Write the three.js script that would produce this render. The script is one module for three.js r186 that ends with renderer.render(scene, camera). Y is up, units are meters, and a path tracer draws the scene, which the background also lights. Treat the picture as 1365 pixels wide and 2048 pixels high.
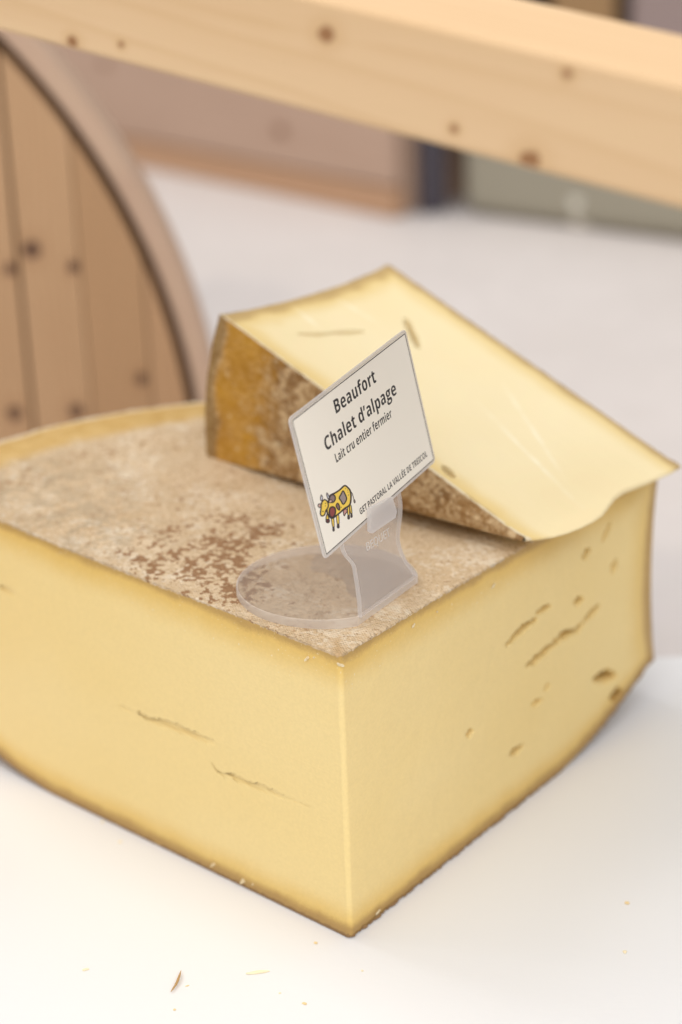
import * as THREE from 'three';
import { RectAreaLightUniformsLib } from 'three/addons/lights/RectAreaLightUniformsLib.js';
import { RoundedBoxGeometry } from 'three/addons/geometries/RoundedBoxGeometry.js';
import { TextGeometry } from 'three/addons/geometries/TextGeometry.js';
import { FontLoader } from 'three/addons/loaders/FontLoader.js';
import { mergeGeometries } from 'three/addons/utils/BufferGeometryUtils.js';

// ---------------------------------------------------------------- camera, light, exposure
const scene = new THREE.Scene();
const D2R = Math.PI / 180;
const camera = new THREE.PerspectiveCamera(2 * Math.atan(1024 / 4065.16) / D2R, 682 / 1024, 0.02, 30);
camera.rotation.order = 'YXZ';
camera.position.set(0.00259, 0.51848, 0.75364);
camera.rotation.set(-22.6375 * D2R, 0, -2.1314 * D2R);
camera.focus = 0.862;
camera.userData.fStop = 4.0;
camera.updateMatrixWorld();

const renderer = new THREE.WebGLRenderer({ antialias: true });
renderer.setSize(682, 1024);
renderer.toneMapping = THREE.LinearToneMapping;
renderer.toneMappingExposure = 1.13;
renderer.shadowMap.enabled = true;

// a market hall: an added wide overhead fill standing in for ambient light, one lamp field behind to the left,
// and an added front fill that brightens the upright faces
RectAreaLightUniformsLib.init();
scene.background = new THREE.Color().setRGB(0.30, 0.29, 0.28);
function areaLight(w, h, at, to, rgb, power) {
  const l = new THREE.RectAreaLight(new THREE.Color().setRGB(...rgb), power, w, h);
  l.position.set(...at); l.lookAt(...to); l.castShadow = true; scene.add(l);
  return l;
}
areaLight(7, 7, [0, 2.9, 0.2], [0, 0, 0.2], [0.985, 0.99, 1], 0.50);
areaLight(1.5, 1.5, [-1.3, 2.1, -0.95], [-0.05, 0.1, -0.1], [1, 0.995, 0.98], 3.8);
areaLight(4.2, 1.8, [0.2, 2.55, 2.45], [0, 0.1, 0], [0.98, 0.99, 1], 3.6);

// ---------------------------------------------------------------- helpers
function hash(x, y) {
  let h = (Math.imul(x | 0, 374761393) + Math.imul(y | 0, 668265263)) | 0;
  h = Math.imul(h ^ (h >>> 13), 1274126177);
  return ((h ^ (h >>> 16)) >>> 0) / 4294967296;
}
function vn(x, y) {
  const i = Math.floor(x), j = Math.floor(y);
  let f = x - i, g = y - j;
  f = f * f * (3 - 2 * f); g = g * g * (3 - 2 * g);
  const a = hash(i, j), b = hash(i + 1, j), c = hash(i, j + 1), d = hash(i + 1, j + 1);
  return a + (b - a) * f + (c - a) * g + (a - b - c + d) * f * g;
}
function fbm(x, y, o = 4) {
  let s = 0, a = 0.5, n = 0;
  for (let k = 0; k < o; k++) { s += a * vn(x + k * 17.3, y - k * 9.1); n += a; a *= 0.5; x *= 2.03; y *= 2.03; }
  return s / n;
}
let seed = 20240;
const rnd = () => { seed = (Math.imul(seed, 1664525) + 1013904223) | 0; return (seed >>> 0) / 4294967296; };
const clamp = (x, a = 0, b = 1) => (x < a ? a : x > b ? b : x);
const ss = (a, b, x) => { const t = clamp((x - a) / (b - a)); return t * t * (3 - 2 * t); };
const mix = (a, b, t) => a + (b - a) * t;
const mix3 = (a, b, t) => [mix(a[0], b[0], t), mix(a[1], b[1], t), mix(a[2], b[2], t)];
const toS = (v) => { v = clamp(v); return Math.round(255 * (v <= 0.0031308 ? 12.92 * v : 1.055 * Math.pow(v, 1 / 2.4) - 0.055)); };

// fn(u, v) -> [r, g, b] linear; v runs upwards, as uv does
function colourTexture(w, h, fn) {
  const d = new Uint8Array(w * h * 4);
  for (let j = 0; j < h; j++) for (let i = 0; i < w; i++) {
    const c = fn((i + 0.5) / w, (j + 0.5) / h), k = (j * w + i) * 4;
    d[k] = toS(c[0]); d[k + 1] = toS(c[1]); d[k + 2] = toS(c[2]); d[k + 3] = 255;
  }
  const t = new THREE.DataTexture(d, w, h); t.colorSpace = THREE.SRGBColorSpace;
  t.magFilter = THREE.LinearFilter; t.minFilter = THREE.LinearMipmapLinearFilter; t.generateMipmaps = true; t.needsUpdate = true;
  return t;
}
function greyTexture(w, h, fn) {
  const d = new Uint8Array(w * h * 4);
  for (let j = 0; j < h; j++) for (let i = 0; i < w; i++) {
    const c = Math.round(255 * clamp(fn((i + 0.5) / w, (j + 0.5) / h))), k = (j * w + i) * 4;
    d[k] = d[k + 1] = d[k + 2] = c; d[k + 3] = 255;
  }
  const t = new THREE.DataTexture(d, w, h);
  t.magFilter = THREE.LinearFilter; t.minFilter = THREE.LinearMipmapLinearFilter; t.generateMipmaps = true; t.needsUpdate = true;
  return t;
}
// a sheet of (nu + 1) x (nv + 1) points; fn(i, j) -> [x, y, z, u, v]
function sheet(nu, nv, fn, flip = false) {
  const P = new Float32Array((nu + 1) * (nv + 1) * 3), U = new Float32Array((nu + 1) * (nv + 1) * 2), I = [];
  for (let j = 0; j <= nv; j++) for (let i = 0; i <= nu; i++) {
    const k = j * (nu + 1) + i, q = fn(i, j);
    P[k * 3] = q[0]; P[k * 3 + 1] = q[1]; P[k * 3 + 2] = q[2]; U[k * 2] = q[3]; U[k * 2 + 1] = q[4];
  }
  for (let j = 0; j < nv; j++) for (let i = 0; i < nu; i++) {
    const a = j * (nu + 1) + i, b = a + 1, c = a + nu + 1, d = c + 1;
    if (flip) I.push(a, c, b, b, c, d); else I.push(a, b, c, b, d, c);
  }
  const g = new THREE.BufferGeometry();
  g.setAttribute('position', new THREE.BufferAttribute(P, 3)); g.setAttribute('uv', new THREE.BufferAttribute(U, 2));
  g.setIndex(I); g.computeVertexNormals();
  return g;
}
function part(name, geometry, material, parent, label) {
  const m = new THREE.Mesh(geometry, material); m.name = name; m.castShadow = m.receiveShadow = true;
  if (label) m.userData.label = label;
  parent.add(m); return m;
}
function thing(name, label, category, at = [0, 0, 0], group) {
  const o = new THREE.Group(); o.name = name; o.position.set(...at);
  o.userData = { label, category }; if (group) o.userData.group = group;
  scene.add(o); return o;
}
function tag(o, label, category, group) { Object.assign(o.userData, { label, category }); if (group) o.userData.group = group; return o; }
const std = (o) => new THREE.MeshPhysicalMaterial(o);
const rgb = (r, g, b) => new THREE.Color().setRGB(r, g, b);

// distance from a point to a polyline, and how far along it
function toPoly(x, y, L) {
  let best = 1e9, bt = 0, len = 0;
  for (let k = 0; k < L.length - 1; k++) len += Math.hypot(L[k + 1][0] - L[k][0], L[k + 1][1] - L[k][1]);
  let acc = 0;
  for (let k = 0; k < L.length - 1; k++) {
    const [ax, ay] = L[k], [bx, by] = L[k + 1], l = Math.hypot(bx - ax, by - ay);
    const t = clamp(((x - ax) * (bx - ax) + (y - ay) * (by - ay)) / (l * l));
    const d = Math.hypot(x - ax - t * (bx - ax), y - ay - t * (by - ay));
    if (d < best) { best = d; bt = (acc + t * l) / len; }
    acc += l;
  }
  return [best, bt];
}

// ---------------------------------------------------------------- setting: table and cutting board
const boardBump = greyTexture(1024, 1024, (u, v) => 0.5 + 0.35 * (fbm(u * 260, v * 260, 3) - 0.5) + 0.25 * (vn(u * 14 + v * 3, v * 700) > 0.93 ? -0.5 : 0));
boardBump.wrapS = boardBump.wrapT = THREE.RepeatWrapping; boardBump.repeat.set(2, 2);
const boardMat = std({ color: rgb(0.762, 0.755, 0.757), roughness: 0.42, bumpMap: boardBump, bumpScale: 0.00012 });
const board = part('cutting_board', new RoundedBoxGeometry(1.5, 0.02, 1.0, 4, 0.004), boardMat, scene);
board.position.set(-0.1, -0.01, 0.2355);
tag(board, 'wide white plastic cutting board under the big cheese wedge', 'cutting board');

const tableTex = colourTexture(1024, 1024, (u, v) => {
  const n = fbm(u * 26, v * 26, 5), f = fbm(u * 160, v * 160, 3);
  let c = mix3([0.60, 0.54, 0.505], [0.655, 0.595, 0.565], n);
  c = mix3(c, [0.52, 0.48, 0.47], 0.5 * ss(0.62, 0.75, fbm(u * 9 + 40, v * 16, 4)));
  return c.map((q) => q * (0.97 + 0.06 * f));
});
tableTex.wrapS = tableTex.wrapT = THREE.RepeatWrapping;
const table = part('table', new RoundedBoxGeometry(2.8, 0.04, 3.6, 3, 0.006), std({ map: tableTex, roughness: 0.6 }), scene);
table.position.set(0, -0.0405, -1.0);
table.userData.kind = 'structure';
tag(table, 'pale greyish white table top reaching far behind the cheese', 'table');

// ---------------------------------------------------------------- the big wedge
const A1 = 137.43087 * D2R, A2 = 52.01328 * D2R, WC = [-0.019796, -0.08139], WR = 0.227668;
const d1 = [Math.cos(A1), -Math.sin(A1)], d2 = [Math.cos(A2), -Math.sin(A2)];
const reach = (d) => { const b = d[0] * WC[0] + d[1] * WC[1]; return b + Math.sqrt(b * b - (WC[0] ** 2 + WC[1] ** 2) + WR * WR); };
const RL = reach(d1), RR = reach(d2);
const rho = (x, z) => Math.hypot(x - WC[0], z - WC[1]) / WR;
const topY = (x, z) => 0.1400 - 0.0152 * x - 0.0012 * z - 0.026 * x * x + 0.0971 * x * z + 0.0349 * z * z - 0.0032 * Math.exp(-((x - 0.025) ** 2 + (z + 0.16) ** 2) / 0.0042);
const botY = (x, z) => 0.0003 + 0.024 * Math.pow(clamp((rho(x, z) - 0.6) / 0.4), 1.5);

// outline in plan: left cut, rounded corner, right cut, then the arc of the heel
const cutPath = [], FIL = 0.0022, half = (A1 - A2) / 2, tang = FIL / Math.tan(half);
{
  const st = 0.0005;
  for (let r = RL; r > tang; r -= st) cutPath.push({ x: d1[0] * r, z: d1[1] * r, nx: -Math.sin(A1), nz: -Math.cos(A1), r: -r });
  const am = (A1 + A2) / 2, oc = FIL / Math.sin(half), cx = Math.cos(am) * oc, cz = -Math.sin(am) * oc;
  const b0 = A1 + Math.PI / 2, b1 = A2 + 1.5 * Math.PI;
  for (let k = 0; k <= 12; k++) {
    const a = mix(b0, b1, k / 12);
    cutPath.push({ x: cx + FIL * Math.cos(a), z: cz - FIL * Math.sin(a), nx: Math.cos(a), nz: -Math.sin(a), r: mix(-tang, tang, k / 12) });
  }
  for (let r = tang + st; r <= RR; r += st) cutPath.push({ x: d2[0] * r, z: d2[1] * r, nx: Math.sin(A2), nz: Math.cos(A2), r });
  let s = 0; cutPath.forEach((q, k) => { if (k) s += Math.hypot(q.x - cutPath[k - 1].x, q.z - cutPath[k - 1].z); q.s = s; });
}
// normals of the left side point to the viewer's left, of the right side to the right
for (const q of cutPath) if (q.r < -tang) { q.nx = -d1[1] * -1; q.nz = d1[0]; const f = q.nx * d2[0] + q.nz * d2[1]; if (f > 0) { q.nx *= -1; q.nz *= -1; } }
for (const q of cutPath) if (q.r > tang) { q.nx = d2[1]; q.nz = -d2[0]; const f = q.nx * d1[0] + q.nz * d1[1]; if (f > 0) { q.nx *= -1; q.nz *= -1; } }
const SLEN = cutPath[cutPath.length - 1].s;
const arcPath = [];
{
  const e0 = cutPath[cutPath.length - 1], e1 = cutPath[0];
  const t0 = Math.atan2(-(e0.z - WC[1]), e0.x - WC[0]); let t1 = Math.atan2(-(e1.z - WC[1]), e1.x - WC[0]); if (t1 < t0) t1 += 2 * Math.PI;
  for (let k = 0; k <= 320; k++) {
    const t = mix(t0, t1, k / 320), w = fbm(k * 0.11, 5) - 0.5;
    const edge = Math.min(1, k / 12, (320 - k) / 12), R = WR + 0.0016 * w * edge;
    arcPath.push({ x: WC[0] + R * Math.cos(t), z: WC[1] - R * Math.sin(t), nx: Math.cos(t), nz: -Math.sin(t), k });
  }
}
const heelInset = (v) => 0.0055 * Math.sin(Math.PI * clamp(v)) ** 0.8;

// fissures of the paste, as [along the cut (left negative), height] in metres, half width, depth
const cracks = [
  [[[-0.1425, 0.0692], [-0.134, 0.0689], [-0.1304, 0.0695]], 0.0005, 0.0012],
  [[[-0.1285, 0.0700], [-0.122, 0.0687], [-0.1067, 0.0705], [-0.0887, 0.0709], [-0.0791, 0.0711]], 0.0011, 0.005],
  [[[-0.0817, 0.0595], [-0.0775, 0.0568], [-0.0738, 0.0567]], 0.0005, 0.0012],
  [[[-0.0745, 0.0564], [-0.069, 0.0579], [-0.0627, 0.0573], [-0.0502, 0.0583], [-0.0365, 0.0588]], 0.0009, 0.004],
  [[[-0.0365, 0.0588], [-0.028, 0.0592], [-0.0209, 0.0595]], 0.0004, 0.0008],
  [[[-0.2228, 0.1081], [-0.2116, 0.1072]], 0.0011, 0.003],
  [[[0.1269, 0.0919], [0.1360, 0.0940], [0.1421, 0.0948], [0.1519, 0.0948]], 0.0011, 0.004],
  [[[0.1532, 0.0982], [0.1645, 0.0969]], 0.0008, 0.002],
  [[[0.1443, 0.074], [0.1500, 0.0733], [0.1578, 0.0742], [0.167, 0.0747], [0.1739, 0.0764]], 0.0011, 0.004],
  [[[0.168, 0.0742], [0.1760, 0.0760], [0.188, 0.0741]], 0.0012, 0.004],
  [[[0.1885, 0.0732], [0.1952, 0.0750]], 0.0012, 0.004],
  [[[0.1975, 0.0763], [0.211, 0.0786]], 0.0012, 0.004],
  [[[0.1877, 0.0898], [0.1948, 0.0889]], 0.0013, 0.003],
  [[[0.2082, 0.0388], [0.2183, 0.0356], [0.2295, 0.0313]], 0.0018, 0.005],
  [[[0.2248, 0.0209], [0.2351, 0.0192]], 0.0018, 0.004],
  [[[0.1297, 0.0323], [0.136, 0.0312], [0.1399, 0.0319]], 0.0012, 0.003],
  [[[0.0927, 0.0597], [0.0969, 0.0592]], 0.0012, 0.0015],
  [[[0.1943, 0.1115], [0.2014, 0.1129]], 0.0012, 0.003],
  [[[0.2134, 0.1138], [0.2206, 0.1193]], 0.0010, 0.002],
  [[[0.2239, 0.093], [0.2272, 0.0972]], 0.0016, 0.003],
  [[[0.1489, 0.0504], [0.158, 0.049]], 0.0008, 0.001],
  [[[0.1603, 0.0535], [0.1649, 0.0543]], 0.0008, 0.001],
];
function crackAt(list, x, y) {
  let depth = 0;
  for (const [L, w, dp] of list) {
    const b = L[0], e = L[L.length - 1];
    if (x < Math.min(b[0], e[0]) - 0.006 || x > Math.max(b[0], e[0]) + 0.006) continue;
    const wob = (fbm(x * 900, y * 200 + 3, 2) - 0.5) * 0.0012;
    const [d, t] = toPoly(x, y + wob, L);
    const ww = 1.4 * w * (0.35 + 0.95 * Math.pow(Math.sin(Math.PI * clamp(t, 0.04, 0.96)), 0.7)) * (0.55 + 0.9 * vn(x * 420, 9.5));
    const k = 1 - ss(0.45 * ww, 1.15 * ww, d);
    if (k * dp > depth) depth = k * dp;
  }
  return 2.8 * depth;
}
const RT = 0.0011, RB = 0.0014;
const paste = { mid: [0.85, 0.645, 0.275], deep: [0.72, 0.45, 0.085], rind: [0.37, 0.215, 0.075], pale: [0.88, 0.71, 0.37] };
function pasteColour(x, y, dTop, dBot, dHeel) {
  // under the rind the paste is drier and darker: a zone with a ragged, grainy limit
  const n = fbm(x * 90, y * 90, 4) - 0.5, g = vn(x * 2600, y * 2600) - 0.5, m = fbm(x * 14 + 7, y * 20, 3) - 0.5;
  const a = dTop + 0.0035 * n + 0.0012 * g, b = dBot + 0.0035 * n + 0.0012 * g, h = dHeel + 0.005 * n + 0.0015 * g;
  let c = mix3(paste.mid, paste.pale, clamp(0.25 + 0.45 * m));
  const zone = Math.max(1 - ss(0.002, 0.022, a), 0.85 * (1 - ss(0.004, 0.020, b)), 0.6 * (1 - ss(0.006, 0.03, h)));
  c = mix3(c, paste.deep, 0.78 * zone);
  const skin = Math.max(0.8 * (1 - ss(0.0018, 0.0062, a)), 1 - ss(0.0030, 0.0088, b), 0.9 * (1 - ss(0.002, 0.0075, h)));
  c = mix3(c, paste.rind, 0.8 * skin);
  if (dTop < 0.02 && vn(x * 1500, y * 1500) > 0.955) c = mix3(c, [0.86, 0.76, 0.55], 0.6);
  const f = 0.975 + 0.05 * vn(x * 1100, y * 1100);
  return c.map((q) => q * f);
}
const bigSoft = std({ roughness: 0.5, specularIntensity: 0.7 });
const PH = 0.16;
const colAt = (s) => { let a = 0, b = cutPath.length - 1; while (b - a > 1) { const m = (a + b) >> 1; if (cutPath[m].s <= s) a = m; else b = m; } return cutPath[a]; };
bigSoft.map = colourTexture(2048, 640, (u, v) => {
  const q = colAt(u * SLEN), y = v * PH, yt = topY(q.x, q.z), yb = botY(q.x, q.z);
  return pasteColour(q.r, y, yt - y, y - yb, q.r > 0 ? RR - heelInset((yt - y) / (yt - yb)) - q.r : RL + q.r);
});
bigSoft.bumpMap = greyTexture(2048, 640, (u, v) => {
  const x = u * SLEN, y = v * PH;
  return 0.5 + 0.5 * (fbm(x * 700, y * 700, 3) - 0.5) + 0.3 * (vn(x * 40, y * 1400) - 0.5) + 0.25 * (vn(x * 1800, y * 1800) > 0.9 ? 1 : 0);
});
bigSoft.bumpScale = 0.00014;

const bigWedge = thing('cheese_wedge', 'large block of pale yellow hard cheese with brown rind standing on the white board', 'cheese');
{
  const NV = 250, NU = cutPath.length - 1;
  const endPull = (q, v) => (q.r > 0 ? heelInset(v) * ss(RR - 0.03, RR, q.r) : heelInset(v) * ss(RL - 0.03, RL, -q.r));
  const g = sheet(NU, NV, (i, j) => {
    const q = cutPath[i], yt = topY(q.x, q.z), yb = botY(q.x, q.z), lo = yb + 0.0006, hi = yt - 0.0006, y = mix(lo, hi, j / NV);
    const v = (yt - y) / (yt - yb), pull = endPull(q, v), d = q.r > 0 ? d2 : d1;
    const edge = Math.min(1, Math.abs(q.r) / 0.01);
    const dep = crackAt(cracks, q.r, y);
    const wave = 0.0011 * (fbm(q.r * 16 + 3, y * 20, 3) - 0.5) * edge + 0.00025 * (fbm(q.r * 160, y * 160, 2) - 0.5) * edge;
    const o = wave - dep;
    return [q.x - d[0] * pull + q.nx * o, y, q.z - d[1] * pull + q.nz * o, q.s / SLEN, y / PH];
  });
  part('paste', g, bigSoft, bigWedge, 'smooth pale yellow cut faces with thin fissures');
}
// rind, shared outline
const outline = cutPath.map((q) => ({ x: q.x, z: q.z, nx: q.nx, nz: q.nz })).concat(arcPath.slice(1, -1));
outline.push(outline[0]);
const MID = [0.0, -0.16];
const weaveDir = A2 + 0.12;
function rindTop(x, z) {
  const e = WR - Math.hypot(x - WC[0], z - WC[1]);
  const n = fbm(x * 42, z * 42, 5), m = fbm(x * 170 + 9, z * 170, 4), f = fbm(x * 900, z * 900, 3);
  let c = mix3([0.56, 0.40, 0.235], [0.74, 0.585, 0.40], clamp(0.2 + 0.8 * (n - 0.3) + 0.5 * (m - 0.5) + 1.3 * (f - 0.5)));
  // greyish mould bloom
  const blob = (bx, bz, r) => Math.exp(-((x - bx) ** 2 + (z - bz) ** 2) / (r * r));
  const grey = blob(-0.147, -0.185, 0.045) + blob(-0.11, -0.13, 0.03) + 0.5 * blob(-0.02, -0.04, 0.02);
  c = mix3(c, [0.43, 0.33, 0.215], clamp(0.75 * grey * ss(0.4, 0.62, 0.5 * fbm(x * 120 + 4, z * 120, 3) + 0.5 * fbm(x * 480, z * 480 + 4, 3))));
  // white bloom
  c = mix3(c, [0.80, 0.70, 0.55], 0.5 * ss(0.54, 0.72, 0.5 * fbm(x * 75 + 20, z * 75, 3) + 0.5 * fbm(x * 500, z * 500 + 7, 3)));
  // brown patches where the bloom is rubbed off
  const B = blob(-0.058, -0.0945, 0.030) + blob(-0.077, -0.108, 0.024) + 0.9 * blob(-0.043, -0.066, 0.018) + 0.7 * blob(-0.053, -0.135, 0.026) + 0.45 * blob(-0.03, -0.139, 0.016) + 0.3 * blob(-0.0255, -0.035, 0.014);
  const q = 0.30 * fbm(x * 130 + 31, z * 130, 2) + 0.70 * fbm(x * 480 + 31, z * 430, 4) + 0.10 * (f - 0.5), lim = 0.735 - 0.225 * clamp(B, 0, 1.0);
  const brown = ss(lim - 0.01, lim + 0.035, q);
  c = mix3(c, mix3([0.23, 0.11, 0.048], [0.35, 0.19, 0.088], f), 0.92 * brown);
  // small brown specks, a row of them inside the rim
  const row = Math.exp(-(((e - 0.046) / 0.012) ** 2)) + 0.5 * blob(-0.075, -0.18, 0.05);
  c = mix3(c, [0.36, 0.205, 0.10], 0.7 * ss(0.74 - 0.13 * row, 0.80 - 0.13 * row, fbm(x * 420 + 70, z * 420, 3)));
  // ochre rim where the hoop sat, pale crust at its outer edge
  const r1 = ss(0.034, 0.021, e + 0.012 * (n - 0.5));
  c = mix3(c, mix3([0.52, 0.30, 0.065], [0.68, 0.46, 0.17], m), 0.85 * r1);
  c = mix3(c, [0.72, 0.62, 0.47], 0.8 * ss(0.0042, 0.002, e + 0.003 * (m - 0.5)));
  // rusty drip stain by the corner
  c = mix3(c, [0.46, 0.27, 0.10], 0.5 * Math.exp(-(((x + 0.001 + 0.002 * (m - 0.5)) / 0.0022) ** 2)) * ss(-0.022, -0.012, z) * ss(0.4, 0.6, f + 0.1));
  return c;
}
function weave(x, z) {
  const a = Math.cos(weaveDir), b = Math.sin(weaveDir), w = 0.0006 * (fbm(x * 120, z * 120, 2) - 0.5);
  const p = (x * a - z * b + w) / 0.00155, q = (x * b + z * a - w) / 0.00155;
  return 0.5 + 0.25 * (Math.sin(p * 6.2832) * Math.sin(q * 6.2832)) + 0.25 * Math.cos(p * 6.2832) * 0.6;
}
const TX = 0.50, TX0 = -0.27, TZ0 = -0.43;
const topMat = std({ roughness: 0.82, specularIntensity: 0.4 });
topMat.map = colourTexture(2048, 2048, (u, v) => {
  const x = TX0 + u * TX, z = TZ0 + v * TX;
  if (rho(x, z) > 1.05) return [0.6, 0.45, 0.3];
  const c = rindTop(x, z), k = 0.35 + 0.65 * ss(0.40, 0.6, fbm(x * 30 + 2, z * 30 + 8, 3)) * ss(0.02, 0.03, WR - Math.hypot(x - WC[0], z - WC[1]));
  // the low points of the cheesecloth weave are coloured darker
  const f = 1 - 0.30 * k * (weave(x, z) < 0.34 ? 1 : 0) * vn(x * 700, z * 700);
  return c.map((q) => q * f);
});
topMat.bumpMap = greyTexture(2048, 2048, (u, v) => {
  const x = TX0 + u * TX, z = TZ0 + v * TX;
  if (rho(x, z) > 1.05) return 0.5;
  return 0.45 + 0.4 * (weave(x, z) - 0.5) + 0.35 * (fbm(x * 420, z * 420, 3) - 0.5) + 0.3 * (fbm(x * 1300, z * 1300, 2) - 0.5);
});
topMat.bumpScale = 0.0020;
function rindSheet(isTop) {
  const N = outline.length - 1, NI = isTop ? 90 : 24;
  return sheet(N, NI + 2, (i, j) => {
    const o = outline[i], k = i === N ? 0 : i, sg = isTop ? 1 : -1;
    const ys = isTop ? topY(o.x, o.z) : botY(o.x, o.z), T = isTop ? RT : RB;
    const jit = 0.0015 * (fbm(k * 0.13, 3.3, 3) - 0.5) + 0.0011 * (vn(k * 0.55, 8.1) - 0.5);
    const T2 = T * (1 + 0.9 * (vn(k * 0.35, 6.6) - 0.3)), eu = (o.x - o.nx * 0.001 - TX0) / TX, ew = (o.z - o.nz * 0.001 - TZ0) / TX;
    if (j === 0) return [o.x + o.nx * 0.0001, ys - sg * T2, o.z + o.nz * 0.0001, eu, ew];
    if (j === 1) return [o.x + o.nx * (0.0003 + jit), ys - sg * 0.0005, o.z + o.nz * (0.0003 + jit), eu, ew];
    const t = Math.pow((j - 2) / NI, 0.9), x0 = o.x - o.nx * (0.0005 - jit), z0 = o.z - o.nz * (0.0005 - jit);
    const x = mix(x0, MID[0], t), z = mix(z0, MID[1], t);
    const y = isTop ? topY(x, z) + 0.0010 * (fbm(x * 55, z * 55, 3) - 0.5) + (t < 0.001 ? -0.0003 * vn(k * 0.9, 2.2) : 0) : botY(x, z);
    return [x, y, z, (x - TX0) / TX, (z - TZ0) / TX];
  }, !isTop);
}
part('top_rind', rindSheet(true), topMat, bigWedge, 'dusty beige rind with cloth imprint and brown patches');
part('bottom_rind', rindSheet(false), std({ color: rgb(0.29, 0.165, 0.065), roughness: 0.75 }), bigWedge);
{
  const N = arcPath.length - 1, NV = 60;
  const g = sheet(N, NV, (i, j) => {
    const o = arcPath[i], yt = topY(o.x, o.z), yb = botY(o.x, o.z), v = j / NV, y = mix(yt - 0.0012, yb + 0.0012, v);
    const e = Math.min(1, i / 14, (N - i) / 14), ins = heelInset((yt - y) / (yt - yb)) + 0.0012 * (fbm(i * 0.08, v * 6, 3) - 0.5);
    const f = i < N / 2 ? d2 : d1, dx = mix(f[0], o.nx, e), dz = mix(f[1], o.nz, e);
    return [o.x - dx * ins, y, o.z - dz * ins, i / N, v];
  });
  part('side_rind', g, std({ map: colourTexture(512, 128, (u, v) => mix3([0.25, 0.135, 0.05], [0.46, 0.29, 0.12], fbm(u * 60, v * 14, 4))), roughness: 0.7 }), bigWedge, 'brown hollow heel of the cheese');
}

// loose flakes of crust stuck to the cut faces
{
  const flakeMat = std({ color: rgb(0.72, 0.60, 0.38), roughness: 0.8 });
  for (const [r, y, a] of [[-0.0185, 0.1335, 0.0013], [-0.0150, 0.1345, 0.0006], [-0.085, 0.0052, 0.0012], [-0.066, 0.0040, 0.0015], [-0.060, 0.0046, 0.0007], [0.115, 0.1270, 0.0010], [0.052, 0.1325, 0.0008], [0.070, 0.1320, 0.0006], [0.0, 0.1352, 0.0010], [0.020, 0.0035, 0.0009]]) {
    const q = cutPath.reduce((b, c) => (Math.abs(c.r - r) < Math.abs(b.r - r) ? c : b));
    const g = new THREE.IcosahedronGeometry(1, 3), p = g.attributes.position;
    for (let k = 0; k < p.count; k++) { const x = p.getX(k), yy = p.getY(k), z = p.getZ(k), f = 0.3 + 1.2 * vn(x * 2.5 + r * 900 + 40, yy * 2.5 + z * 3); p.setXYZ(k, x * a * 1.5 * f, yy * a * 0.7 * f, z * a * 0.5 * f); }
    g.computeVertexNormals();
    const m = part('flake', g, flakeMat, bigWedge); m.position.set(q.x + q.nx * 0.0003, y, q.z + q.nz * 0.0003); m.rotation.set(0, Math.atan2(q.nx, q.nz), (hash(Math.round(y * 1e5), 3) - 0.5) * 1.2);
  }
}

// ---------------------------------------------------------------- the small wedge lying on top
const AP = new THREE.Vector3(0.0854, 0.1465, -0.0981);
const smallWedge = thing('cheese_slice', 'thin cheese wedge lying on top of the large block, pale cut face up', 'cheese', AP.toArray());
const SL = 0.1975, SH = 0.1249, AL = 22.56 * D2R, TI = 0.12 * D2R, SB = 139.7 * D2R, NA = 46.3 * D2R, TW = -1.42 * D2R;
const eU = new THREE.Vector3(Math.cos(SB) * Math.cos(TI), Math.sin(TI), -Math.sin(SB) * Math.cos(TI));
const eV = new THREE.Vector3(-Math.cos(SB) * Math.sin(TI), Math.cos(TI), Math.sin(SB) * Math.sin(TI));
const eW = new THREE.Vector3(Math.cos(NA) * Math.cos(TW), Math.sin(TW), -Math.sin(NA) * Math.cos(TW));
const lipTab = [[0, 0.0005], [0.045, 0.0048], [0.094, 0.0078], [0.16, 0.0097], [0.229, 0.0104], [0.30, 0.0102], [0.369, 0.0090], [0.43, 0.0064], [0.487, 0.0037], [0.55, 0.0010], [0.625, -0.0004], [0.70, 0.0002], [0.776, 0.0008], [0.9, 0.0013], [1, 0.0003]];
const lip = (t) => { for (let k = 0; k < lipTab.length - 1; k++) if (t <= lipTab[k + 1][0]) { const f = ss(lipTab[k][0], lipTab[k + 1][0], t) * 0.35 + 0.65 * (t - lipTab[k][0]) / (lipTab[k + 1][0] - lipTab[k][0]); return mix(lipTab[k][1], lipTab[k + 1][1], f); } return 0; };
const KS = 0.006;
// q along the radius from the tip, h from the lower to the upper cut, w across the wheel's height
function small(q, h, w, off = 0) {
  const th = h * AL, qs = (q + Math.sqrt(q * q + KS * KS)) / 2;
  const u = q > 0 ? q * mix(1, Math.cos(th), Math.min(1, q / 0.02)) : q;
  const v = Math.sin(th) * qs - (1 - h) * (mix(0.0011, 0.0030, clamp(q / SL)) + 0.0085 * ss(0.02, 0.05, w) * ss(0.125, 0.10, w) * ss(0.0, 0.03, q) * (1 - clamp(q / SL))) + off;
  return [eU.x * u + eV.x * v + eW.x * w, eU.y * u + eV.y * v + eW.y * w, eU.z * u + eV.z * v + eW.z * w];
}
const heelS = (w) => SL - 0.0055 * Math.pow(Math.sin(Math.PI * clamp(w / SH)), 0.8);
const sCracks = [
  [[[0.1678, 0.0259], [0.1640, 0.034], [0.1618, 0.0404]], 0.0008, 0.002],
  [[[0.1615, 0.042], [0.1585, 0.051], [0.1555, 0.0603]], 0.0009, 0.003],
  [[[0.155, 0.092], [0.1424, 0.0839], [0.1333, 0.0774]], 0.0010, 0.003],
  [[[0.0559, 0.0088], [0.0486, 0.0065]], 0.0010, 0.004],
];
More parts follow.
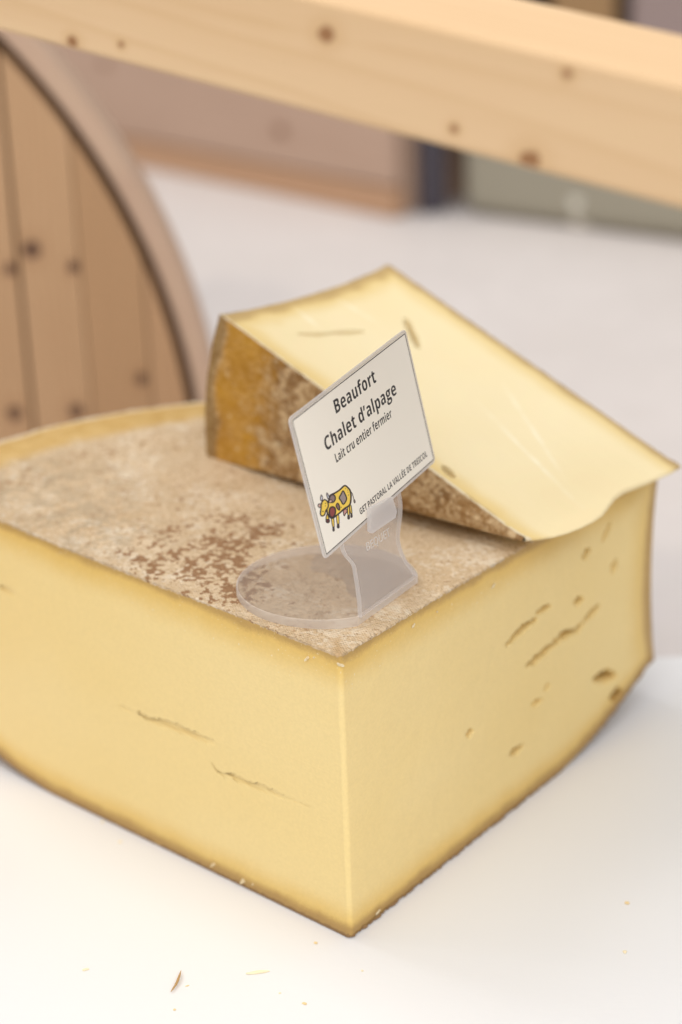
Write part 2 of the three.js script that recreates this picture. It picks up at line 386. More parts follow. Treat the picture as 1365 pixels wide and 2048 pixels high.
const streaks = [[[0.1849, 0.0414], [0.1651, 0.0403]], [[0.1838, 0.0708], [0.1547, 0.0738]], [[0.0863, 0.0683], [0.0006, 0.0464]], [[0.0926, 0.0958], [0.0205, 0.0578]]];
const smallSoft = std({ roughness: 0.45, specularIntensity: 0.8 });
smallSoft.map = colourTexture(1024, 640, (u, v) => {
  const q = -0.012 + u * (SL + 0.012), w = v * SH, n = fbm(q * 90, w * 90 + 60, 4) - 0.5, g = vn(q * 2600, w * 2600) - 0.5;
  let c = mix3([0.80, 0.655, 0.37], [0.84, 0.72, 0.46], clamp(0.3 + fbm(q * 16, w * 16 + 5, 3) - 0.25));
  const a = w + 0.003 * n + 0.0012 * g, b = SH - w + 0.004 * n + 0.0012 * g, h = heelS(w) - q + 0.006 * n + 0.0015 * g;
  const zone = Math.max(0.75 * (1 - ss(0.003, 0.014, a)), 0.7 * (1 - ss(0.004, 0.018, b)), 0.9 * (1 - ss(0.004, 0.018, h)));
  c = mix3(c, [0.70, 0.49, 0.15], 0.85 * zone);
  const skin = Math.max(0.8 * (1 - ss(0.0008, 0.0026, a)), 1 - ss(0.0022, 0.0065, b), 1 - ss(0.0025, 0.009, h));
  c = mix3(c, [0.40, 0.255, 0.10], 0.75 * skin);
  if (w < 0.0018 + 0.001 * n && vn(q * 300, 3) > 0.3) c = mix3(c, [0.76, 0.66, 0.48], 0.75);
  for (const s of streaks) { const [d, t] = toPoly(q, w, s); c = mix3(c, [0.91, 0.84, 0.64], 0.7 * (1 - ss(0.0003, 0.0021, d + 0.0012 * (vn(q * 300, w * 300) - 0.3))) * Math.sin(Math.PI * clamp(t, 0.05, 0.95)) * (0.4 + 0.6 * vn(q * 160, 7))); }
  return c;
});
smallSoft.bumpMap = greyTexture(1024, 640, (u, v) => 0.5 + 0.4 * (fbm(u * 150, v * 90, 3) - 0.5) + 0.4 * (vn(u * 14, v * 170) - 0.5));
smallSoft.bumpScale = 0.00022;
{
  const NU = 420, NW = 240;
  const top = sheet(NU, NW, (i, j) => {
    const w = SH * j / NW, q = mix(-lip(w / SH), heelS(w), i / NU), dep = crackAt(sCracks, q, w);
    const wave = 0.0009 * (fbm(q * 18, w * 18, 3) - 0.5);
    const p = small(q, 1, w, wave - dep);
    return [...p, (q + 0.012) / (SL + 0.012), w / SH];
  }, true);
  const bot = sheet(60, 50, (i, j) => { const w = SH * j / 50, q = mix(-lip(w / SH), heelS(w), i / 60); return [...small(q, 0, w), (q + 0.012) / (SL + 0.012), w / SH]; });
  const tip = sheet(200, 6, (i, j) => {
    const w = SH * i / 200, h = 1 - j / 6, q = -lip(w / SH), r = 0.0011 * Math.sin(Math.PI * j / 6);
    const a = small(q - r, h, w);
    if (j === 0) { const b = small(q, 1, w, 0.0009 * (fbm(q * 18, w * 18, 3) - 0.5)); return [...b, 0.05, w / SH]; }
    return [...a, 0.05, w / SH];
  }, true);
  part('paste', mergeGeometries([top, bot, tip]), smallSoft, smallWedge, 'pale yellow cut face with wavy thin tip');
}
const sRind = std({ roughness: 0.7, specularIntensity: 0.45 });
const sRindColour = (q, v) => {
  const n = fbm(q * 60, v * 60 + 11, 4), m = fbm(q * 190 + 5, v * 190, 4), f = fbm(q * 620, v * 620, 3);
  let c = mix3([0.33, 0.185, 0.07], [0.60, 0.43, 0.24], clamp(0.5 + 1.8 * (m - 0.5) + 1.8 * (f - 0.5)));
  c = mix3(c, [0.24, 0.125, 0.045], 0.75 * ss(0.53, 0.66, 0.5 * fbm(q * 110 + 30, v * 110, 3) + 0.5 * fbm(q * 330, v * 330 + 9, 3)));
  const e = SL - Math.hypot(q, v) + 0.012 * (n - 0.5);
  const ochre = ss(0.004, 0.010, e) * ss(0.046, 0.026, e + 0.02 * (m - 0.5)) * (0.75 + 0.5 * (n - 0.3));
  c = mix3(c, mix3([0.50, 0.235, 0.012], [0.62, 0.33, 0.035], n), 0.88 * ochre);
  c = mix3(c, mix3([0.22, 0.125, 0.04], [0.44, 0.29, 0.12], f), 0.85 * ss(0.0075, 0.003, e));
  if (vn(q * 240 + 3, v * 240) > 0.93) c = mix3(c, [0.68, 0.56, 0.36], 0.5);
  return c;
};
const SVH = 0.085;
sRind.map = colourTexture(1024, 480, (u, v) => sRindColour(-0.005 + u * (SL + 0.01), -0.005 + v * SVH));
sRind.bumpMap = greyTexture(1024, 480, (u, v) => 0.5 + 0.6 * (fbm(u * 110, v * 46, 4) - 0.5) + 0.2 * (vn(u * 260, v * 110) - 0.5));
sRind.bumpScale = 0.0013;
{
  const near = sheet(300, 80, (i, j) => {
    const q = mix(-0.0005, SL, i / 300), h = j / 80, jit = 0.0005 * (vn(i * 0.6, 2) - 0.4);
    const th = h * AL, bulge = -0.0004 - 0.0008 * (fbm(q * 70, h * 6, 3) - 0.5) - 0.0008 * Math.sin(Math.PI * h);
    return [...small(q, h, bulge, h > 0.99 ? jit + 0.0003 : 0), (q * Math.cos(th) + 0.005) / (SL + 0.01), (q * Math.sin(th) + 0.005) / SVH];
  }, false);
  // the rind's own thickness along the upper cut
  const lipEdge = sheet(300, 2, (i, j) => { const q = mix(-0.0005, SL, i / 300), jit = 0.0005 * (vn(i * 0.6, 2) - 0.4); return [...small(q, 1, j === 0 ? -0.0004 : j === 1 ? 0.0003 : 0.0010 + 0.0006 * vn(i * 0.3, 6), j === 2 ? -0.0004 : jit + 0.0003), (q + 0.005) / (SL + 0.01), (0.02 + 0.02 * j) / SVH]; });
  part('top_rind', near, sRind, smallWedge, 'mottled brown rind with an ochre band by the heel');
  part('crust_edge', lipEdge, std({ color: rgb(0.70, 0.58, 0.38), roughness: 0.8 }), smallWedge);
  const far = sheet(120, 20, (i, j) => { const q = mix(0.0005, SL, i / 120), h = j / 20; return [...small(q, h, SH + 0.0003, h > 0.99 ? 0.0004 * vn(i * 0.5, 9) : 0), (q * Math.cos(h * AL) + 0.005) / (SL + 0.01), (q * Math.sin(h * AL) + 0.005) / SVH]; });
  part('bottom_rind', far, sRind, smallWedge);
  const heel = sheet(24, 120, (i, j) => { const h = i / 24, w = mix(-0.0004, SH + 0.0003, j / 120); return [...small(heelS(w) + 0.0003 + 0.001 * (fbm(i * 0.2, j * 0.1, 2) - 0.5), h, w), 0.30 + 0.12 * h, 0.1 + 0.8 * j / 120]; });
  part('side_rind', heel, sRind, smallWedge);
}

// ---------------------------------------------------------------- price sign: laminated card in a clear stand
const SM = new THREE.Vector3(0.0213, 0.1425, -0.0482);
const eD = new THREE.Vector3(0.5491, 0, -0.8357), eT = new THREE.Vector3(-0.8357, 0, -0.5491), eB = new THREE.Vector3(-0.13, 0.9878, -0.0854), eN = new THREE.Vector3().crossVectors(eD, eB).normalize();
const stand = thing('sign_holder', 'clear plastic card stand with round foot on the cheese rind', 'card stand', [SM.x, 0.1398, SM.z]);
const plastic = std({ color: rgb(0.885, 0.87, 0.865), roughness: 0.36, transmission: 0.96, thickness: 0, ior: 1.49 });
{
  // edge colour is paler, standing in for light gathered in solid clear plastic
  const edgeMat = std({ color: rgb(0.93, 0.915, 0.915), roughness: 0.62, transmission: 0.85, thickness: 0, ior: 1.49 });
  const RB_ = 0.0398, c = 0.031, a0 = Math.asin(Math.min(1, c / RB_));
  const sh = new THREE.Shape();
  sh.absarc(0, c, RB_, -a0, Math.PI + a0, false); sh.closePath();
  // a slab without its edge (two faces) and the bevelled edge band alone
  const split = (shape, depth, bevel, seg) => {
    const g = new THREE.ExtrudeGeometry(shape, { depth, bevelEnabled: true, bevelSize: bevel, bevelThickness: bevel, bevelSegments: 3, curveSegments: seg });
    const take = (gr) => { const h = new THREE.BufferGeometry(); for (const n of ['position', 'normal', 'uv']) { const a = g.attributes[n], z = a.itemSize; h.setAttribute(n, new THREE.BufferAttribute(a.array.slice(gr.start * z, (gr.start + gr.count) * z), z)); } return h; };
    return g.groups.map(take);
  };
  const [flat, band] = split(sh, 0.0034, 0.0006, 72);
  // shape x -> along the chord, shape y -> away from it, depth -> up
  const m = new THREE.Matrix4().makeBasis(eD, eT, new THREE.Vector3(0, 1, 0)); m.setPosition(0, 0.0006, 0);
  flat.applyMatrix4(m); band.applyMatrix4(m);
  part('foot_edge', band, edgeMat, part('foot', flat, plastic, stand, 'round clear foot plate cut straight at the front'));
  const up = new THREE.Shape();
  up.moveTo(-0.0236, 0.0014);
  up.bezierCurveTo(-0.0222, 0.005, -0.0216, 0.014, -0.0216, 0.0225);
  up.bezierCurveTo(-0.0218, 0.027, -0.0272, 0.029, -0.0276, 0.0345);
  up.lineTo(-0.0270, 0.062); up.lineTo(0.0206, 0.062); up.lineTo(0.0205, 0.0385);
  up.bezierCurveTo(0.0203, 0.031, 0.0142, 0.027, 0.0138, 0.0215);
  up.bezierCurveTo(0.0140, 0.013, 0.0195, 0.007, 0.0232, 0.0014);
  up.closePath();
  const plane = new THREE.Matrix4().makeBasis(eD, eB, eN);
  const place = (g2, off) => { g2.translate(0, 0, off); g2.applyMatrix4(plane); g2.translate(0, SM.y - 0.1398, 0); return g2; };
  const [uFlat, uBand] = split(up, 0.0013, 0.0004, 20);
  part('upright_edge', place(uBand, 0.0004), edgeMat, part('upright', place(uFlat, 0.0004), plastic, stand, 'waisted clear upright'));
  const cl = new THREE.Shape();
  cl.moveTo(-0.0118, 0.0362); cl.lineTo(-0.0106, 0.0350); cl.lineTo(0.0075, 0.0352); cl.lineTo(0.0092, 0.0372); cl.lineTo(0.0078, 0.0440); cl.lineTo(-0.0095, 0.0452); cl.closePath();
  const clip = part('clip', place(new THREE.ExtrudeGeometry(cl, { depth: 0.0012, bevelEnabled: true, bevelSize: 0.0004, bevelThickness: 0.0004, bevelSegments: 2 }), 0.0046), edgeMat, stand, 'small clear tab over the card');
  const br = new RoundedBoxGeometry(0.017, 0.0010, 0.0022, 2, 0.0003); br.translate(-0.0012, 0.0354, 0);
  part('bridge', place(br, 0.0033), plastic, clip);
  const font = await new FontLoader().loadAsync('fonts/droid/droid_sans_regular.typeface.json');
  const tg = new TextGeometry('BEQUET', { font, size: 0.0036, depth: 0.0002, curveSegments: 3 });
  tg.computeBoundingBox(); const tw = tg.boundingBox.max.x; tg.scale(0.0195 / tw, 1, 1); tg.translate(-0.0125, 0.0268, 0);
  part('embossed_lettering', place(tg, 0.00215), std({ color: rgb(0.95, 0.94, 0.93), roughness: 0.35, transmission: 0.8, thickness: 0 }), stand);
}
const cardC = new THREE.Vector3(0.0145, 0.2142, -0.0529);
const cX = new THREE.Vector3(0.531, 0.1114, -0.84).normalize(), cY = new THREE.Vector3(-0.1911, 0.9815, 0.0094).normalize(), cZ = new THREE.Vector3().crossVectors(cX, cY).normalize();
const CW = 0.0956, CH = 0.0638;
const card = thing('name_card', 'small laminated white card lettered with the cheese name and a yellow cow', 'card', cardC.toArray());
card.quaternion.setFromRotationMatrix(new THREE.Matrix4().makeBasis(cX, new THREE.Vector3().crossVectors(cZ, cX), cZ));
function roundRect(w, h, r) {
  const s = new THREE.Shape(), a = w / 2, b = h / 2;
  s.moveTo(-a + r, -b); s.lineTo(a - r, -b); s.quadraticCurveTo(a, -b, a, -b + r); s.lineTo(a, b - r); s.quadraticCurveTo(a, b, a - r, b);
  s.lineTo(-a + r, b); s.quadraticCurveTo(-a, b, -a, b - r); s.lineTo(-a, -b + r); s.quadraticCurveTo(-a, -b, -a + r, -b); return s;
}
{
  const film = new THREE.ExtrudeGeometry(roundRect(CW, CH, 0.0028), { depth: 0.0003, bevelEnabled: true, bevelSize: 0.0001, bevelThickness: 0.0001, bevelSegments: 1, curveSegments: 8 });
  film.translate(0, 0, -0.0006);
  part('laminate', film, std({ color: rgb(0.86, 0.83, 0.80), roughness: 0.25, transmission: 0.5, thickness: 0 }), card, 'clear plastic border of the card');
  const W = 1536, Hh = 1024, cv = document.createElement('canvas'); cv.width = W; cv.height = Hh;
  const x = cv.getContext('2d');
  x.fillStyle = '#f6efe2'; x.fillRect(0, 0, W, Hh);
  // the paper covers 0.016..0.984 of the card's width, 0.022..0.978 of its height
  const px = (u) => (u - 0.016) / 0.968 * W, py = (v) => (v - 0.022) / 0.956 * Hh;
  x.strokeStyle = '#1d1a1a'; x.lineWidth = 7; x.strokeRect(5, 5, W - 10, Hh - 10);
  const line = (t, x0, x1, base, size, font) => {
    x.save(); x.font = `${font} ${size}px sans-serif`; const w = x.measureText(t).width;
    x.translate(px(x0), py(base)); x.scale((px(x1) - px(x0)) / w, 1); x.fillStyle = '#1c1718'; x.fillText(t, 0, 0); x.restore();
  };
  line('Beaufort', 0.322, 0.680, 0.186, 138, 'bold');
  line('Chalet d\u2019alpage', 0.192, 0.816, 0.362, 138, 'bold');
  line('Lait cru entier fermier', 0.243, 0.735, 0.480, 92, 'bold');
  line('GET PASTORAL LA VALL\u00c9E DE TREICOL', 0.323, 0.938, 0.918, 66, 'bold');
  // the cow, drawn as on the card (a frame of 1365 x 1774 laid over its corner of the card)
  x.save();
  x.transform(0.00025423 / 0.968 * W, 0.0001827 / 0.956 * Hh, -0.0000628228 / 0.968 * W, 0.000214897 / 0.956 * Hh, px(0.04481892), py(0.42224304));
  const ink = '#241613', yel = '#f3cf52';
  const blob = (pts, fill, lw = 34, close = true) => {
    x.beginPath(); const n = pts.length;
    if (close) { x.moveTo((pts[n - 1][0] + pts[0][0]) / 2, (pts[n - 1][1] + pts[0][1]) / 2); for (let k = 0; k < n; k++) { const a = pts[k], b = pts[(k + 1) % n]; x.quadraticCurveTo(a[0], a[1], (a[0] + b[0]) / 2, (a[1] + b[1]) / 2); } x.closePath(); }
    else { x.moveTo(...pts[0]); for (let k = 1; k < n; k++) x.lineTo(...pts[k]); }
    if (fill) { x.fillStyle = fill; x.fill(); }
    if (lw) { x.strokeStyle = ink; x.lineWidth = lw; x.lineJoin = x.lineCap = 'round'; x.stroke(); }
  };
  const leg = (a, b, c, d) => { blob([a, b, c, d], yel, 22); blob([[c[0] - 6, c[1] - 60], [c[0] + 8, c[1] + 60], [d[0] - 10, d[1] + 60], [d[0] - 4, d[1] - 60]], '#3a2c2c', 16); };
  leg([1010, 860], [1075, 860], [1075, 1180], [1025, 1180]); leg([1060, 830], [1120, 830], [1150, 1130], [1110, 1140]);
  blob([[890, 980], [1000, 930], [1010, 1040], [960, 1080], [925, 1160], [905, 1080]], '#c58f88', 24);
  leg([560, 1150], [640, 1150], [655, 1500], [615, 1500]); leg([700, 1080], [780, 1080], [790, 1420], [735, 1420]);
  blob([[490, 760], [520, 560], [640, 520], [800, 420], [930, 280], [1010, 330], [1110, 450], [1115, 700], [1080, 860], [930, 930], [800, 1060], [700, 1130], [600, 1220], [490, 1130], [440, 980]], yel, 44);
  blob([[890, 410], [960, 560], [1000, 660], [960, 760], [890, 840], [840, 720], [770, 640], [840, 540]], '#9a8a86', 34);
  blob([[740, 760], [800, 860], [800, 1000], [740, 940], [690, 860]], '#7d5e58', 30);
  blob([[570, 870], [680, 900], [690, 1080], [600, 1200], [520, 1120], [510, 960]], '#8c3f3c', 40);
  blob([[560, 540], [660, 550], [690, 660], [640, 760], [540, 760], [510, 660]], '#8a7472', 34);
  blob([[510, 700], [570, 680], [600, 720], [560, 770], [510, 760]], '#d9b9ae', 22);
  blob([[1090, 440], [1150, 520], [1195, 680]], null, 20, false); blob([[1190, 660], [1240, 740], [1220, 800], [1190, 760]], '#8a7a72', 16);
  blob([[300, 520], [345, 650], [300, 730], [270, 640]], '#cfd0de', 22); blob([[440, 460], [520, 600], [500, 690], [450, 600]], '#cfd0de', 24);
  blob([[210, 790], [300, 790], [290, 890], [220, 890]], '#c9a79c', 22);
  blob([[390, 650], [490, 760], [490, 900], [410, 990], [400, 1100], [310, 1140], [270, 1070], [300, 900], [290, 780]], yel, 36);
  blob([[440, 1080], [480, 1100], [520, 1260], [470, 1330], [420, 1260]], yel, 26); blob([[430, 1220], [520, 1220], [530, 1300], [470, 1335], [420, 1290]], '#5a2a26', 20);
  x.fillStyle = ink; for (const [a, b, r] of [[415, 780, 16], [320, 800, 12], [345, 1000, 18], [290, 1020, 12], [410, 850, 12], [1020, 420, 10], [1030, 480, 10], [1045, 560, 12], [960, 380, 10], [840, 900, 14]]) { x.beginPath(); x.arc(a, b, r, 0, 7); x.fill(); }
  x.restore();
  const tex = new THREE.CanvasTexture(cv); tex.colorSpace = THREE.SRGBColorSpace; tex.anisotropy = 8;
  const pg = new THREE.BoxGeometry(CW * 0.968, CH * 0.956, 0.0002);
  const uv = pg.attributes.uv; for (let k = 0; k < uv.count; k++) if (k < 16 || k > 19) uv.setXY(k, 0.5, 0.03);
  part('paper', pg, std({ map: tex, roughness: 0.35, specularIntensity: 0.9 }), card, 'white printed paper with black lettering and a cow').position.z = 0;
}

// ---------------------------------------------------------------- wood
function woodColour(x, y, o) {
  // x along the grain, y across, metres
  let dy = 0, k = 0, halo = 0;
  for (const [kx, ky, kr] of o.knots || []) {
    const a = (x - kx) / (kr * 3.2), b = (y - ky) / kr, r2 = a * a + b * b;
    dy += (y > ky ? 1 : -1) * kr * 0.9 * Math.exp(-r2 * 0.35);
    const c = Math.hypot((x - kx) / (kr * (o.kLong || 1.1)), (y - ky) / kr) + 0.35 * (fbm(x * 300, y * 300, 2) - 0.5);
    k = Math.max(k, 1 - ss(0.7, 1.15, c)); halo = Math.max(halo, 1 - ss(0.8, 3.2, c));
  }
  const yy = y + dy + 0.006 * (o.warp || 1) * (fbm(x * 5 + (o.seed || 0), y * 14, 3) - 0.5);
  const ring = yy * (o.rings || 260) + 3 * fbm(x * 2.2 + 5, yy * 30 + (o.seed || 0), 3);
  const saw = ring - Math.floor(ring), late = Math.pow(saw, 3) * (1 - ss(0.92, 1, saw));
  const fib = fbm(x * 30, y * 1700, 3) - 0.5, blotch = fbm(x * 7 + 3, y * 22 + (o.seed || 0), 3) - 0.5;
  let c = mix3(o.light, o.dark, clamp(0.75 * late * (o.contrast || 1) + 0.5 * blotch + 0.25 * fib + 0.1));
  c = mix3(c, o.dark, 0.45 * halo); c = mix3(c, o.knot, 0.9 * k);
  return c;
}
// sloping batten
const Lb = new THREE.Vector3(-0.1151, 0.3994, 0.0015), Rb = new THREE.Vector3(0.1135, 0.3562, 0.1279);
const bX = Rb.clone().sub(Lb).normalize(), bLen = Rb.distanceTo(Lb);
const bZ = new THREE.Vector3().crossVectors(bX, new THREE.Vector3(0, 1, 0)).normalize(), bY = new THREE.Vector3().crossVectors(bZ, bX).normalize();
const rail = thing('wooden_rail', 'sloping light pine rail with small knots crossing in the air above the cheese', 'rail');
{
  const S0 = -0.26, S1 = 0.60, LEN = S1 - S0, HT = 0.0385, DP = 0.064;
  const g = new RoundedBoxGeometry(LEN, HT, DP, 4, 0.0022);
  const uv = g.attributes.uv, pos = g.attributes.position, nor = g.attributes.normal;
  for (let k = 0; k < uv.count; k++) {
    const x = pos.getX(k), y = pos.getY(k), z = pos.getZ(k);
    if (Math.abs(nor.getY(k)) > 0.6) uv.setXY(k, (x + LEN / 2) / LEN, 0.30 + (z + DP / 2) / DP * 0.69);
    else uv.setXY(k, (x + LEN / 2) / LEN, (y + HT / 2) / HT * 0.29);
  }
  const kn = (s, y, r) => [s, y, r];
  const tex = colourTexture(2048, 330, (u, v) => {
    const s = S0 + u * LEN;
    if (v < 0.295) return woodColour(s, v / 0.29 * HT, { light: [0.71, 0.49, 0.285], dark: [0.58, 0.36, 0.175], knot: [0.28, 0.125, 0.05], rings: 95, contrast: 0.55, warp: 3.2, knots: [kn(0.0320, 0.0030, 0.0021), kn(0.0525, 0.0065, 0.0013), kn(0.1330, 0.0275, 0.0030), kn(0.2115, 0.0030, 0.0036), kn(0.2195, 0.0335, 0.0018), kn(0.1835, 0.0070, 0.0016)] });
    return woodColour(s, 0.5 + (v - 0.3) / 0.69 * DP, { light: [0.71, 0.49, 0.285], dark: [0.58, 0.36, 0.175], knot: [0.28, 0.125, 0.05], rings: 120, contrast: 0.5, seed: 4 });
  });
  const m = part('rail_beam', g, std({ map: tex, roughness: 0.62, specularIntensity: 0.5 }), rail);
  m.quaternion.setFromRotationMatrix(new THREE.Matrix4().makeBasis(bX, bY, new THREE.Vector3().crossVectors(bX, bY)));
  const back = bZ.clone().multiplyScalar(bZ.z < 0 ? 1 : -1);
  m.position.copy(Lb).addScaledVector(bX, (S0 + S1) / 2).addScaledVector(bY, HT / 2).addScaledVector(back, DP / 2);
  // its two posts stand on the table outside the picture
  const postMat = std({ color: rgb(0.62, 0.42, 0.21), roughness: 0.65 });
  for (const s of [-0.225, 0.50]) {
    const p = Lb.clone().addScaledVector(bX, s).addScaledVector(back, DP / 2);
    const h = p.y + 0.0005, pg = new RoundedBoxGeometry(0.04, h, 0.06, 2, 0.002);
    part('post', pg, postMat, rail).position.set(p.x, h / 2 + 0.0001, p.z);
  }
}

// half-round plank panel standing behind, on the left
const panel = thing('plank_panel', 'half round panel of upright brown pine planks inside a bent wooden rim', 'wooden panel', [-0.5819, -0.0203, -0.62]);
{
  const R0 = 0.480, JX = -0.2155 + 0.5819, PWD = 0.0432;
  const palette = [[[0.50, 0.30, 0.16], [0.40, 0.225, 0.11]], [[0.53, 0.33, 0.18], [0.42, 0.24, 0.12]], [[0.47, 0.28, 0.145], [0.37, 0.205, 0.095]]];
  const mats = palette.map(([a, b], k) => std({ map: colourTexture(128, 512, (u, v) => woodColour(v * 0.5, u * 0.045, { light: a, dark: b, knot: [0.10, 0.045, 0.025], rings: 240, seed: k * 7, contrast: 0.9, knots: [[[0.29, 0.03, 0.004]], [[0.172, 0.009, 0.0065], [0.158, 0.037, 0.0045], [0.052, 0.030, 0.0055]], [[0.075, 0.036, 0.0045], [0.36, 0.02, 0.004]]][k] })), roughness: 0.7 }));
  for (let k = -20; k < 4; k++) {
    const xa = JX + k * PWD + (k === 0 ? 0.0016 : 0.0005), xb = Math.min(JX + (k + 1) * PWD - (k === -1 ? 0.0012 : 0.0005), R0 - 0.002);
    if (xa < -R0 + 0.004 || xb - xa < 0.004) continue;
    const s = new THREE.Shape(); s.moveTo(xa, 0); s.lineTo(xb, 0);
    for (let q = 0; q <= 8; q++) { const x = mix(xb, xa, q / 8); s.lineTo(x, Math.sqrt(Math.max(0.00001, R0 * R0 - x * x))); }
    s.closePath();
    const g = new THREE.ExtrudeGeometry(s, { depth: 0.018, bevelEnabled: false });
    const uv = g.attributes.uv; for (let i = 0; i < uv.count; i++) uv.setXY(i, (uv.getX(i) - xa) / 0.045, uv.getY(i) / 0.5);
    part('plank', g, mats[((k + 40) * 7 + (k === -1 ? 1 : 0)) % 3], panel).position.z = -0.018 + 0.0006 * ((k + 40) % 3);
  }
  const rim = new THREE.Shape(); rim.absarc(0, 0, 0.501, 0, Math.PI, false); rim.absarc(0, 0, 0.4895, Math.PI, 0, true); rim.closePath();
  const rg = new THREE.ExtrudeGeometry(rim, { depth: 0.034, bevelEnabled: true, bevelSize: 0.002, bevelThickness: 0.002, bevelSegments: 2, curveSegments: 96 });
  const rimTex = colourTexture(512, 128, (u, v) => woodColour(u * 0.6, v * 0.05, { light: [0.56, 0.39, 0.28], dark: [0.46, 0.30, 0.205], knot: [0.15, 0.07, 0.04], rings: 160, seed: 11, contrast: 0.5 }));
  rimTex.wrapS = rimTex.wrapT = THREE.RepeatWrapping;
  part('rim', rg, std({ map: rimTex, roughness: 0.7 }), panel).position.z = -0.036;
  const back = new THREE.Shape(); back.absarc(0, 0, 0.4870, 0, Math.PI, false); back.closePath();
  const bg = new THREE.ExtrudeGeometry(back, { depth: 0.006, bevelEnabled: false, curveSegments: 64 });
  part('backing', bg, std({ color: rgb(0.22, 0.13, 0.08), roughness: 0.8 }), panel).position.z = -0.028;
}

// ---------------------------------------------------------------- out-of-focus things at the back of the table
const crateTex = colourTexture(1024, 256, (u, v) => woodColour(u * 0.9, v * 0.2, { light: [0.46, 0.315, 0.235], dark: [0.37, 0.235, 0.165], knot: [0.20, 0.10, 0.06], rings: 120, seed: 21, contrast: 0.5, knots: [[0.35, 0.13, 0.008], [0.7, 0.06, 0.01]] }));
const crateMat = std({ map: crateTex, roughness: 0.75 });
const tableTop = -0.0205;
function crate(name, label, at, turn, [w, h, d], board, base, group) {
  const c = thing(name, label, 'crate', at, group); c.rotation.y = turn;
  const b = 0.03;
  part('front_board', new RoundedBoxGeometry(w, h - b - 0.003, 0.014, 2, 0.002), board, c).position.set(-w / 2, b + 0.003 + (h - b - 0.003) / 2, -0.007);
  part('base_board', new RoundedBoxGeometry(w + 0.004, b, 0.018, 2, 0.002), base, c).position.set(-w / 2, b / 2, -0.006);
  part('back_board', new RoundedBoxGeometry(w, h, 0.014, 2, 0.002), board, c).position.set(-w / 2, h / 2, -d + 0.007);
  for (const x of [-0.007, -w + 0.007]) part('side_board', new RoundedBoxGeometry(0.013, h - 0.002, d - 0.034, 2, 0.002), board, c).position.set(x, h / 2, -d / 2 - 0.002);
  part('floor_board', new RoundedBoxGeometry(w - 0.03, 0.01, d - 0.034, 1, 0.001), board, c).position.set(-w / 2, 0.012, -d / 2);
  return c;
}
crate('wooden_crate', 'pinkish brown wooden crate with an orange base board at the back of the table', [0.0705, tableTop, -1.335], -44.8 * D2R, [0.75, 0.16, 0.3], crateMat, std({ color: rgb(0.45, 0.265, 0.155), roughness: 0.7 }));
const tin = thing('blue_tin', 'narrow dark blue tin standing at the corner of the wooden crate', 'tin', [0.112, tableTop, -1.37]);
part('tin_body', new RoundedBoxGeometry(0.028, 0.10, 0.05, 4, 0.006), std({ color: rgb(0.05, 0.042, 0.055), roughness: 0.5 }), tin).position.y = 0.05;
part('tin_lid', new RoundedBoxGeometry(0.030, 0.012, 0.052, 3, 0.004), std({ color: rgb(0.05, 0.045, 0.075), roughness: 0.4 }), tin).position.y = 0.1065;
const greyMat = std({ color: rgb(0.30, 0.27, 0.205), roughness: 0.7 });
const bin = thing('grey_bin', 'low grey olive plastic bin lying across the far end of the table', 'bin', [0.35, tableTop, -1.185]); bin.rotation.y = -34.5 * D2R;
{
  const w = 0.62;
  part('bin_wall', new RoundedBoxGeometry(w, 0.10, 0.22, 4, 0.02), greyMat, bin).position.set(0.05, 0.05, -0.115);
  part('bin_lid', new RoundedBoxGeometry(w + 0.02, 0.014, 0.24, 3, 0.005), greyMat, bin).position.set(0.05, 0.1075, -0.115);
}
const cup = thing('pale_cup', 'small pale round cup standing in front of the grey bin', 'cup', [0.262, tableTop, -1.275]);
{
  const g = new THREE.LatheGeometry([[0, 0.001], [0.012, 0.001], [0.016, 0.004], [0.020, 0.022], [0.021, 0.034], [0.0195, 0.034], [0.0185, 0.022], [0.014, 0.006], [0, 0.005]].map(([a, b]) => new THREE.Vector2(a, b)), 32);
  part('cup_body', g, std({ color: rgb(0.60, 0.56, 0.48), roughness: 0.6 }), cup);
}
crate('dark_crate', 'very dark brown crate half hidden behind the pine rail', [0.285, tableTop, -1.86], 0, [0.30, 0.30, 0.2], std({ color: rgb(0.035, 0.02, 0.01), roughness: 0.8 }), std({ color: rgb(0.04, 0.022, 0.012), roughness: 0.8 }));
crate('tan_crate', 'tan wooden crate between the dark crate and the mauve grey one', [0.372, tableTop, -1.84], 0, [0.08, 0.30, 0.2], std({ color: rgb(0.40, 0.24, 0.11), roughness: 0.8 }), std({ color: rgb(0.36, 0.21, 0.1), roughness: 0.8 }));
crate('mauve_crate', 'mauve grey painted crate at the far end of the table', [0.72, tableTop, -1.82], 0, [0.33, 0.30, 0.2], std({ color: rgb(0.36, 0.27, 0.25), roughness: 0.8 }), std({ color: rgb(0.3, 0.22, 0.2), roughness: 0.8 }));

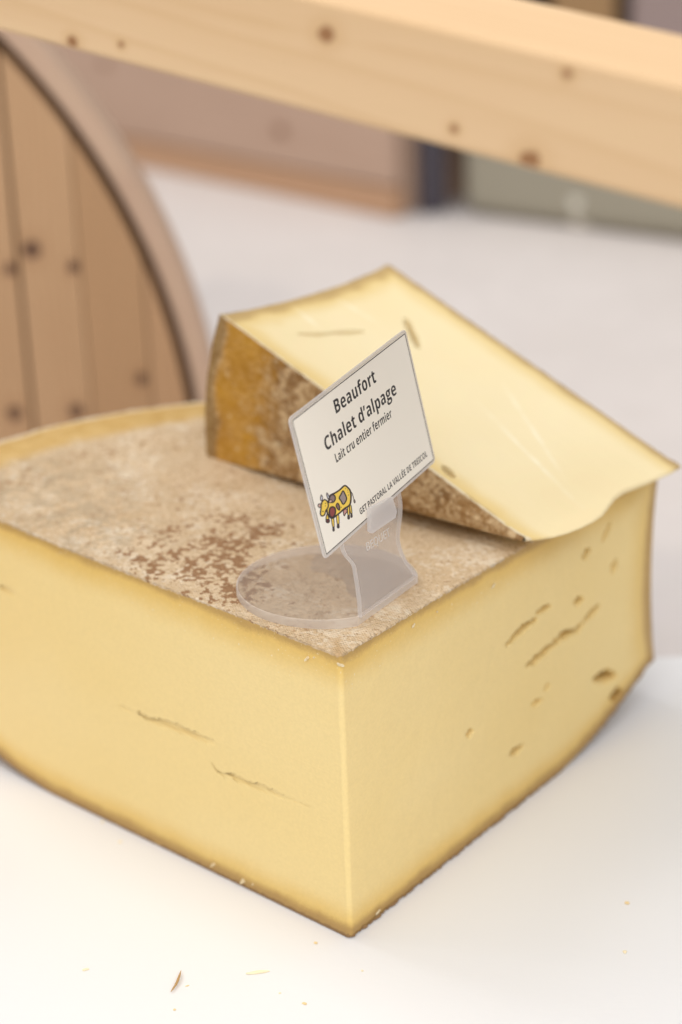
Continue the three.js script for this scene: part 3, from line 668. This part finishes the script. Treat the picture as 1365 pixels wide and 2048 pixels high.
// ---------------------------------------------------------------- crumbs on the board
const crumbMat = [std({ color: rgb(0.80, 0.60, 0.30), roughness: 0.7 }), std({ color: rgb(0.52, 0.32, 0.13), roughness: 0.8 }), std({ color: rgb(0.86, 0.74, 0.50), roughness: 0.7 })];
function crumbShape(a, b, c, s) {
  const g = new THREE.IcosahedronGeometry(1, 2), p = g.attributes.position;
  for (let k = 0; k < p.count; k++) { const x = p.getX(k), y = p.getY(k), z = p.getZ(k), f = 0.7 + 0.6 * vn(x * 2 + s * 9, y * 2 + z * 3 + s); p.setXYZ(k, x * a * f, y * b * f, z * c * f); }
  g.computeVertexNormals(); return g;
}
let crumbN = 0;
function crumb(x, z, a, c, mat, label, turn) {
  const b = Math.min(a, c) * 0.45, m = part(crumbN ? `cheese_crumb_${String(crumbN).padStart(3, '0')}` : 'cheese_crumb', crumbShape(a, b, c, crumbN + 1), crumbMat[mat], scene);
  m.position.set(x, b * 0.8, z); m.rotation.y = turn; crumbN++;
  tag(m, label, 'crumb', 'cheese crumbs on the white board');
}
const few = 'tiny cheese crumb lying loose on the white board';
for (const [x, z, a, c, m] of [[-0.1154, 0.0152, 0.0016, 0.0008, 2], [-0.0705, 0.0295, 0.0009, 0.0004, 0], [-0.0309, 0.0372, 0.0006, 0.0005, 2], [-0.0203, 0.0452, 0.0011, 0.0007, 0], [-0.0156, 0.0016, 0.0009, 0.0008, 0], [0.1246, -0.0202, 0.0011, 0.0010, 0], [0.1182, 0.017, 0.0012, 0.0008, 2], [0.0044, 0.0234, 0.0007, 0.0005, 2], [-0.1093, -0.0879, 0.0009, 0.0007, 2], [-0.1195, -0.107, 0.0010, 0.0008, 2], [-0.0749, 0.046, 0.0006, 0.0006, 0]]) crumb(x, z, a, c, m, few, rnd() * 3);
crumb(-0.0408, 0.022, 0.0048, 0.0010, 2, 'flat pale yellow cheese shaving lying on the white board', 0.15);
{
  const cv = new THREE.CatmullRomCurve3([[-0.0772, 0.0009, 0.0345], [-0.0752, 0.0013, 0.0295], [-0.0741, 0.0017, 0.0245], [-0.0737, 0.0012, 0.0198]].map((v) => new THREE.Vector3(...v)));
  const g = new THREE.TubeGeometry(cv, 24, 0.00045, 6), p = g.attributes.position;
  for (let k = 0; k < p.count; k++) { const i = Math.floor(k / 7) / 24, c = cv.getPoint(i), f = 0.25 + 1.1 * Math.sin(Math.PI * i) * (0.7 + 0.6 * vn(k * 0.13, 1)); p.setXYZ(k, c.x + (p.getX(k) - c.x) * f, c.y + (p.getY(k) - c.y) * f, c.z + (p.getZ(k) - c.z) * f); }
  g.computeVertexNormals();
  tag(part('rind_sliver', g, crumbMat[1], scene), 'thin curled brown sliver of rind on the white board', 'sliver');
}

renderer.render(scene, camera);
